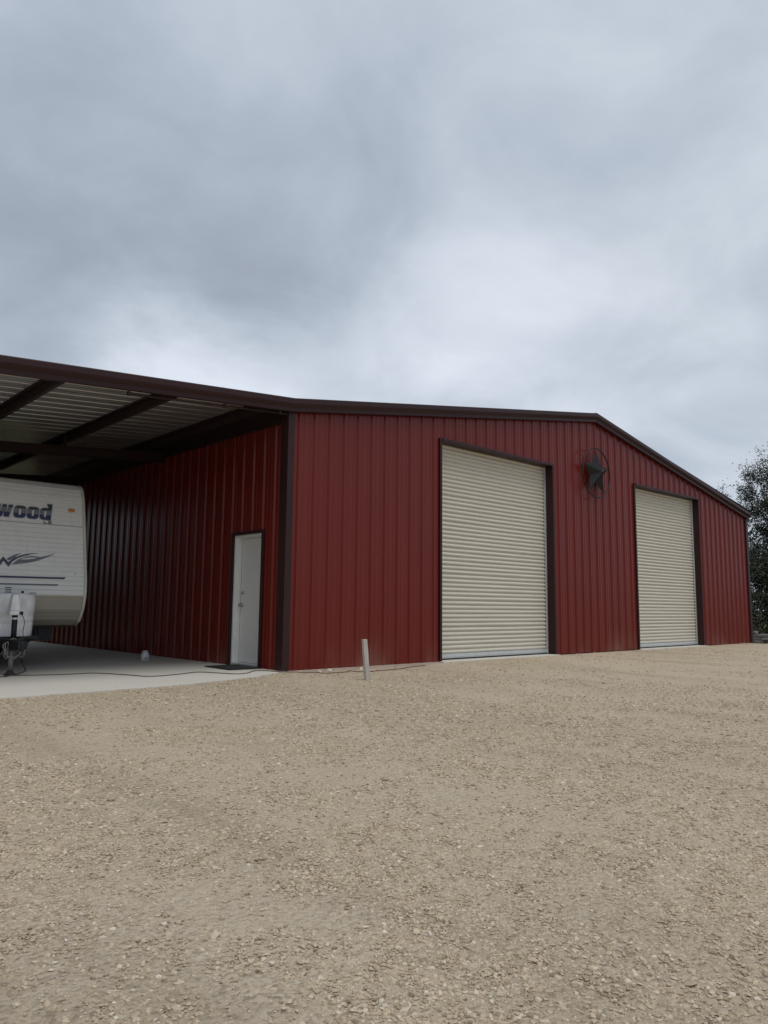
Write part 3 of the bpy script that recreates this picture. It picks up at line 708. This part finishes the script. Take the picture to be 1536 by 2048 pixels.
m=MB(); m.box((TX-.06,1.16,.36),(TX+.06,1.45,.46)); m.lathe([(.03,.33),(.035,.38),(.03,.47)],(TX,1.18,0),n=16); m.build('coupler',CHAS,tr,bevel=.01)
for s in (-1,1):
    for y in (6.0,6.85):
        w=MB(); x0=TX+s*1.02
        w.lathe([(.22,-.10),(.30,-.10),(.335,-.06),(.338,.06),(.30,.10),(.22,.10)],(x0,y,.34),'X',32)
        ty=w.build('wheel',BLACKRUB,tr); MB().lathe([(.03,s*.02),(.12,s*.06),(.21,s*.085),(.225,s*.10)],(x0,y,.34),'X',24).build('rim',GREYM,ty)
MB().box((TX-.95,5.9,.30),(TX+.95,6.1,.38)).build('axle',CHAS,tr); MB().box((TX-.95,6.75,.30),(TX+.95,6.95,.38)).build('axle',CHAS,tr)
# stabiliser jacks / battery / steps dark clutter beneath the nose
MB().box((TX+.30,2.9,.30),(TX+.62,3.3,.48)).build('battery_tray',CHAS,tr,bevel=.01)
# propane tank cover: stadium shell, waisted with moulded grooves
def stadium(hw,hd,z,n=10,cy=2.07):
    r=hd; pts=[]
    for k in range(n+1): a=-math.pi/2+math.pi*k/n; pts.append((TX+hw-r+r*math.cos(a),cy+r*math.sin(a),z))
    for k in range(n+1): a=math.pi/2+math.pi*k/n; pts.append((TX-hw+r+r*math.cos(a),cy+r*math.sin(a),z))
    return pts
m=MB(); loops=[]
for z,s in ((.498,.376),(.515,.380),(.60,.386),(.655,.388),(.660,.383),(.668,.383),(.673,.390),(.745,.394),(.750,.389),(.758,.389),(.763,.396),(.90,.402),(1.0,.404),(1.05,.400),(1.078,.385),(1.092,.35),(1.098,.24)):
    L=stadium(s,s*.55,z); 
    L=[(x,y, zz-(.045*abs((x-TX)/.4)**2*(-1)) if .6<zz<.8 else zz) for x,y,zz in L]
    loops.append(L)
n=len(loops[0]); vs=[v for L in loops for v in L]; fs=[(i*n+k,i*n+(k+1)%n,(i+1)*n+(k+1)%n,(i+1)*n+k) for i in range(len(loops)-1) for k in range(n)]+[tuple(range(n*(len(loops)-1),n*len(loops)))]
m.add(vs,fs,True)
tk=m.build('tank_cover',TANKW,tr)
m=MB(); m.lathe([(.018,1.095),(.018,1.125),(.012,1.13)],(TX+.22,2.03,0),n=10); m.build('knob',CHAS,tk); m=MB(); m.tube([(TX+.30,2.0,1.098),(TX+.345,1.98,1.104),(TX+.385,1.96,1.096)],.006,6); m.build('strap_end',CHAS,tk)
# electric tongue jack
jk=MB(); jk.lathe([(.036,.40),(.036,.80)],(TX+.012,1.60,0),n=16); jk=jk.build('tongue_jack',CHAS,tr)
m=MB(); m.box((TX-.085,1.52,.795),(TX+.070,1.70,.86)); m.add([(TX-.075,1.53,.86),(TX+.06,1.53,.86),(TX+.06,1.69,.86),(TX-.075,1.69,.86),(TX-.04,1.56,1.075),(TX+.035,1.56,1.075),(TX+.035,1.66,1.075),(TX-.04,1.66,1.075)],[(4,5,6,7),(0,1,5,4),(1,2,6,5),(2,3,7,6),(3,0,4,7)])
m.build('jack_head',TANKW,jk,bevel=.018)
MB().box((TX+.045,1.50,.80),(TX+.085,1.53,.845)).build('switch',CHAS,jk)
MB().lathe([(.038,.735),(.038,.765)],(TX+.012,1.60,0),n=16).build('sticker',TW,jk)
MB().lathe([(.031,.045),(.029,.42)],(TX-.002,1.60,0),n=16).build('leg',GREYM,jk)
m=MB(); m.lathe([(.075,.0015),(.078,.012),(.05,.03),(.034,.06)],(TX-.002,1.60,0),n=18); m.build('foot',simple('rusty_foot',(.05,.03,.026),.7),jk)
m=MB(); m.box((TX-.14,1.53,.435),(TX+.15,1.68,.455)); m.box((TX-.10,1.50,.33),(TX+.10,1.7,.44)); m.build('jack_plate',CHAS,jk,bevel=.006)
m=MB(); random.seed(3)
def coil(cx,cz,r1,r2,y,turn,ph=0,amp=.012):
    return [(cx+(r1+amp*math.sin(5*a+ph))*math.cos(a),y+.02*math.sin(3*a+ph),cz+(r2+amp*math.cos(4*a))*math.sin(a)) for a in [ph+turn*2*math.pi*k/40 for k in range(41)]]
m.tube(coil(TX-.03,.36,.115,.115,1.46,1.0,.3),.0075,6,False); m.tube(coil(TX-.02,.35,.10,.125,1.49,.9,1.3),.0075,6); m.tube(coil(TX+.09,.31,.035,.07,1.47,1,.5,.005),.0065,6); m.tube(coil(TX-.11,.34,.02,.11,1.45,.9,2,.004),.006,6)
m.build('safety_chain',simple('dull_chain',(.28,.28,.27),.5,.6,.4,90),tr)
m=MB(); m.tube([(TX+.06,1.50,.815),(TX+.085,1.47,.76),(TX+.10,1.47,.70),(TX+.09,1.48,.58),(TX+.10,1.48,.49),(TX+.03,1.5,.46)],.0045,6); m.build('jack_cable',CHAS,jk)

# ------------------------------------------------------------------ loose things
def smooth_path(P,n=10):
    P=[Vector(p) for p in P]; out=[]
    for i in range(len(P)-1):
        p0=P[max(i-1,0)];p1=P[i];p2=P[i+1];p3=P[min(i+2,len(P)-1)]
        for k in range(n):
            u=k/n; out.append(.5*((2*p1)+(p2-p0)*u+(2*p0-5*p1+4*p2-p3)*u*u+(3*p1-p0-3*p2+p3)*u**3))
    out.append(P[-1]); return out
cordp=[(-6.4,.9),(-5.4,1.5),(-4.6,1.25),(-3.6,1.30),(-3.32,1.46),(-3.035,1.322),(-2.7,1.22),(-2.322,1.175),(-2.1,.7),(-1.935,.295),(-1.5,.35),(-1.118,.50),(-.95,.2),(-.83,-.06),(-.62,-.03),(-.42,.16),(-.27,.22),(-.17,.02),(-.112,-.20),(.10,-.36),(.35,-.455),(.70,-.49),(.90,-.44),(1.03,-.31),(1.02,-.45),(1.0,-.58),(1.215,-.647),(1.892,-.551),(2.2,-.40),(2.56,-.28),(2.8,-.25)]
cp=smooth_path([(x,y,0) for x,y in cordp],8)
cp=[(p.x,p.y,(.0065 if in_slab(np.array(p.x),np.array(p.y)) else max(0.0065 if p.x<.05 else -9,float(ground_h(p.x,p.y))+.010))) for p in cp]
tag(MB().tube(cp,.0062,6).build('extension_cord',simple('faded_red_cord',(.12,.050,.040),.55,0,.15,9)),'thin faded red extension cord snaking across the slab past the entry door','cord')
c2=smooth_path([(-3.30,1.66,.42),(-3.19,1.60,.23),(-3.06,1.85,.10),(-2.95,2.08,.012),(-2.99,2.0,.006),(-3.10,1.78,.006),(-3.17,1.66,.006),(-3.28,1.56,.006),(-3.45,1.30,.006)],8)
tag(MB().tube(c2,.0065,6).build('power_cord',BLACKRUB),'black power cord hanging from the trailer tongue onto the slab','cord')
# doormat
mt_=MB(); mt_.box((-.565,.52,.003),(.0,1.30,.016)); mt_.box((-.545,.54,.016),(-.02,1.28,.020))
mo=mt_.build('doormat',BLACKRUB,bevel=.004); mo.matrix_world=Matrix.Translation((-.28,.91,0))@Matrix.Rotation(rad(-2),4,'Z')@Matrix.Translation((.28,-.91,0))
tag(mo,'black rubber doormat lying before the white entry door','doormat')
# small white jug
jg=empty('plastic_pot',(-.69,3.10,0)); tag(jg,'small white plastic pot with a cap standing on the slab by the red side wall','pot')
JM=simple('white_hdpe',(.70,.71,.70),.4,0,.08,20)
MB().lathe([(.060,.002),(.067,.010),(.067,.07),(.065,.075),(.067,.08),(.067,.118),(.058,.130),(.042,.134)],(-.69,3.10,0),n=24).build('body',JM,jg)
MB().lathe([(.042,.134),(.046,.137),(.046,.162),(.040,.166)],(-.69,3.10,0),n=20).build('lid',simple('grey_white_lid',(.60,.61,.60),.5),jg)
MB().box((-.725,3.022,.025),(-.675,3.035,.06)).build('label',simple('grey_print',(.35,.36,.38),.5),jg)
# leaning wooden stake
WOOD=simple('weathered_grey_wood',(.50,.455,.40),.85,0,.22,5,streak=(9,9,1),bump=.4,bscale=60)
m=MB(); vs=[]
nst=10
for k in range(nst+1):
    u=k/nst; z=-.14+u*.66; lx=-.050*(z)/.5; ly=.02*z
    wx=.037+.002*math.sin(k*1.9); wy=.020
    for sx,sy in ((-1,-1),(1,-1),(1,1),(-1,1)): vs.append((.262+lx+sx*wx,-1.60+ly+sy*wy,z))
fs=[(i*4+k,i*4+(k+1)%4,(i+1)*4+(k+1)%4,(i+1)*4+k) for i in range(nst) for k in range(4)]+[(0,3,2,1),(nst*4,nst*4+1,nst*4+2,nst*4+3)]
sk=m.add(vs,fs).build('wooden_stake',WOOD,bevel=.004); tag(sk,'weathered grey wooden stake leaning in the gravel before the red front wall','stake')
# few larger loose rocks
def rock(name,p,s,lab,seed,group,tn=.75):
    b=bmesh.new(); bmesh.ops.create_icosphere(b,subdivisions=2,radius=1)
    for v in b.verts:
        k=1+.42*mnoise.noise(v.co*1.3+Vector((seed*3.1,0,0)))+.12*mnoise.noise(v.co*4+Vector((0,seed,0))); v.co*=k; v.co=Vector((v.co.x*s[0],v.co.y*s[1],v.co.z*s[2]))
    me=bpy.data.meshes.new(name); b.to_mesh(me); b.free(); at=me.attributes.new('tone','FLOAT','POINT'); at.data.foreach_set('value',[tn]*len(me.vertices))
    me.materials.append(STONE); o=bpy.data.objects.new(name,me); COL.objects.link(o); o.location=(p[0],p[1],float(ground_h(p[0],p[1]))+s[2]*.45); o.rotation_euler=(0,0,seed); tag(o,lab,'rock',group); return o
rock('loose_rock',(.62,-.10),(.035,.03,.022),'pale rock against the footing nearest the brown corner trim',1,'pale rocks along the footing',.95)
rock('loose_rock',(.80,-.11),(.05,.035,.028),'larger pale rock by the footing between two smaller ones',2,'pale rocks along the footing',.95)
rock('loose_rock',(1.45,-.11),(.035,.03,.022),'pale rock by the footing closest to the wooden stake',3,'pale rocks along the footing',.95)

# ------------------------------------------------------------------ trees, dry stone wall, grass on the right
def leaf_mat(name,a,b_):
    m,t,bs=mat(name); co=objco(t); f,_=noise(t,co,.9,4,.6); g_,_=noise(t,co,14,3,.6)
    c=mix(t,ramp(t,f,[(.35,(0,0,0)),(.65,(1,1,1))]),a,b_); c=mix(t,M_(t,'MULTIPLY',g_,.4),c,tuple(x*1.5 for x in b_[:3])+(1,))
    t.links.new(c,bs.inputs['Base Color']); bs.inputs['Roughness'].default_value=.5; bs.inputs['Specular IOR Level'].default_value=.3
    return m
LEAF=leaf_mat('live_oak_leaves',(.020,.026,.015,1),(.042,.050,.028,1)); BARK=simple('oak_bark',(.075,.062,.052),.9,0,.35,9,bump=.8,bscale=18)
def tree(name,base,H,CR,seed,nleaf,label,lo=.12,leafs=.045,trunk_h=.25):
    R=random.Random(seed); T=empty(name,base); tag(T,label,'tree','live oaks beyond the building')
    base=Vector(base); m=MB(); tipsL=[]
    def branch(p,d,L,r,dep):
        pts=[p]; rr=[r]; n=5; q=p.copy(); dd=d.copy()
        for i in range(n):
            dd=(dd+Vector((R.uniform(-1,1),R.uniform(-1,1),R.uniform(-.5,.7)))*.22).normalized(); q=q+dd*L/n; pts.append(q.copy()); rr.append(r*(1-.55*(i+1)/n))
            if dep>=2: tipsL.append((q.copy(),dep))
        m.tube(pts,rr,7 if dep<2 else 4,caps=False)
        if dep<5:
            for j in range(4 if dep<2 else 3):
                k=R.randint(2,n); a=R.uniform(0,6.28); sp=R.uniform(.5,1.0)
                nd=(dd+Vector((math.cos(a),math.sin(a),R.uniform(-.35,.55)))*sp).normalized()
                branch(pts[k],nd,L*R.uniform(.58,.78),rr[k]*.7,dep+1)
    for j in range(3):
        a=seed+j*2.1+R.uniform(-.3,.3)
        branch(base+Vector((.1*math.cos(a),.1*math.sin(a),-.2)),Vector((.45*math.cos(a),.45*math.sin(a),1)).normalized(),H*.40,.20,0)
    m.build('trunk',BARK,T)
    # leaves gather round twig ends and fill the lower skirt
    C=np.array([list(t[0]) for t in tipsL]); rg=np.random.default_rng(seed)
    cen=np.array(base)+np.array([0,0,H*.52]); rad3=np.array([CR,CR,H*.5])
    ok=(((C-cen)/rad3)**2).sum(1)<1.15; C=C[ok]
    ex=rg.normal(size=(900,3)); ex/=np.linalg.norm(ex,axis=1)[:,None]; ex=cen+np.array([0,0,-.12*H])+ex*rad3*(rg.random((900,1))**.45)*.74
    ex=ex[ex[:,2]>base.z+lo*H]; C=np.concatenate([C,ex])
    idx=rg.integers(0,len(C),nleaf); spread=rg.normal(size=(nleaf,3))*np.where(idx<len(C)-len(ex),.13,.30)[:,None]
    P=C[idx]+spread; P=P[P[:,2]>base.z+.05]; n=len(P)
    a=rg.normal(size=(n,3)); a/=np.linalg.norm(a,axis=1)[:,None]; b2=rg.normal(size=(n,3)); b2-=a*(a*b2).sum(1)[:,None]; b2/=np.linalg.norm(b2,axis=1)[:,None]
    s=leafs*(.6+.8*rg.random((n,1)))
    V=np.stack([P-a*s,P+b2*s*.5,P+a*s,P-b2*s*.5],1).reshape(-1,3); F=np.arange(4*n).reshape(-1,4)
    o=np_mesh('crown',V,F); o.data.materials.append(LEAF); o.parent=T; o.matrix_parent_inverse=Matrix.Translation(base).inverted(); return T
gh=lambda x,y:float(ground_h(x,y))
tree('live_oak_tree',(34.6,2.5,gh(34.6,2.5)),10.6,5.2,5,150000,'tall dark live oak whose top rises right of the building corner',.05)
tree('live_oak_tree',(28.9,3.2,gh(28.9,3.2)),5.3,2.9,9,60000,'low dense live oak close behind the right end of the building',.0,.05)
tree('live_oak_tree',(38.0,13.0,gh(38,13)),8.5,6.0,13,30000,'farther dark live oak filling in behind the tall one',.0,.08)
tree('live_oak_tree',(36.5,1.5,gh(36.5,1.5)),9.0,5.5,17,40000,'dark live oak at the right edge beyond the stone wall',.0,.07)
# undergrowth
m_=None
rg=np.random.default_rng(31); n=52000
t1=rg.random(n); x=24.2+t1*7+rg.normal(size=n)*.5; y=-3+rg.random(n)*14; hgt=1.1+1.9*vnoise(x,y,1.3,5); z=np.array([0.])+ground_h(x,y)+rg.random(n)**.8*hgt
P=np.stack([x,y,z],-1); a=rg.normal(size=(n,3)); a/=np.linalg.norm(a,axis=1)[:,None]; b2=rg.normal(size=(n,3)); b2-=a*(a*b2).sum(1)[:,None]; b2/=np.linalg.norm(b2,axis=1)[:,None]; s=.05*(.6+.8*rg.random((n,1)))
V=np.stack([P-a*s,P+b2*s*.5,P+a*s,P-b2*s*.5],1).reshape(-1,3); o=np_mesh('undergrowth',V,np.arange(4*n).reshape(-1,4)); o.data.materials.append(LEAF); tag(o,'dark tangled undergrowth below the oaks','undergrowth',kind='stuff')
# dry stone wall
LIME=simple('weathered_limestone',(.25,.235,.21),.9,0,.35,3,bump=.6,bscale=25)
R=random.Random(4); m=MB(); A=Vector((22.9,-2.5,0)); B=Vector((21.7,6.5,0)); L=(B-A).length; dr=(B-A)/L; ang=math.atan2(dr.y,dr.x)
for c in range(6):
    u=0
    while u<L:
        w=R.uniform(.22,.6); h=.105; p=A+dr*(u+w/2); z0=gh(22.4,p.y)-.05+c*.112
        rot=Matrix.Rotation(ang+R.uniform(-.05,.05),3,'Z')@Matrix.Rotation(R.uniform(-.05,.05),3,'Y')
        d=R.uniform(.15,.24); 
        if not (c==5 and R.random()<.35): m.box((p.x-w/2+.012,p.y-d,z0),(p.x+w/2-.012,p.y+d,z0+h*R.uniform(.85,1.0)),rot)
        u+=w
tag(m.build('stone_wall',LIME,bevel=.015),'low dry stacked limestone wall beside the right end of the building','wall')
# grass strip
rg=np.random.default_rng(8); n=26000; x=18.9+rg.random(n)**1.3*12; y=-9+rg.random(n)*18; z=ground_h(x,y)
hh=.05+.07*rg.random(n); th=rg.random(n)*6.28; w=.006; dx,dy=np.cos(th)*w,np.sin(th)*w; lx,ly=rg.normal(size=n)*.03,rg.normal(size=n)*.03
V=np.stack([np.stack([x-dx,y-dy,z],-1),np.stack([x+dx,y+dy,z],-1),np.stack([x+lx,y+ly,z+hh],-1)],1).reshape(-1,3)
o=np_mesh('grass',V,np.arange(3*n).reshape(-1,3)); o.data.materials.append(leaf_mat('dull_grass',(.09,.10,.045,1),(.17,.16,.08,1))); tag(o,'short dull grass beyond the gravel at the right','grass',kind='stuff')

# far belt of oaks closing the horizon behind and to the left of the yard
rg=np.random.default_rng(77); n=90000
th=rg.random(n)*rad(210)+rad(-150); dist=48+rg.random(n)*16
cx_=-4+dist*np.sin(th); cy_=6+dist*np.cos(th); top=(2.2+2.4*vnoise(th*60,dist*.3,2.2,3))*(1+.8*(np.sin(th)<-.5))
z=ground_h(cx_,cy_)+rg.random(n)**.7*top; P=np.stack([cx_,cy_,z],-1); a=rg.normal(size=(n,3)); a/=np.linalg.norm(a,axis=1)[:,None]; b2=rg.normal(size=(n,3)); b2-=a*(a*b2).sum(1)[:,None]; b2/=np.linalg.norm(b2,axis=1)[:,None]; q_=.42*(.6+.8*rg.random((n,1)))
V=np.stack([P-a*q_,P+b2*q_*.6,P+a*q_,P-b2*q_*.6],1).reshape(-1,3); o=np_mesh('woods',V,np.arange(4*n).reshape(-1,4)); o.data.materials.append(LEAF); tag(o,'far dark belt of oak woods round the yard','woods',kind='stuff')

# unseen oaks added left of the carport, blocking side light to darken it
n=70000; x=-19+rg.normal(size=n)*1.3; y=-2+rg.random(n)*34; top=7.5+3.5*vnoise(y,x*.2,4,6); z=ground_h(x,y)+rg.random(n)**.8*top
P=np.stack([x,y,z],-1); a=rg.normal(size=(n,3)); a/=np.linalg.norm(a,axis=1)[:,None]; b2=rg.normal(size=(n,3)); b2-=a*(a*b2).sum(1)[:,None]; b2/=np.linalg.norm(b2,axis=1)[:,None]; q_=.16*(.6+.8*rg.random((n,1)))
V=np.stack([P-a*q_,P+b2*q_*.6,P+a*q_,P-b2*q_*.6],1).reshape(-1,3); o=np_mesh('light_block_oaks',V,np.arange(4*n).reshape(-1,4)); o.data.materials.append(LEAF); tag(o,'dense dark oaks added out of view left of the carport to block light','woods',kind='stuff')
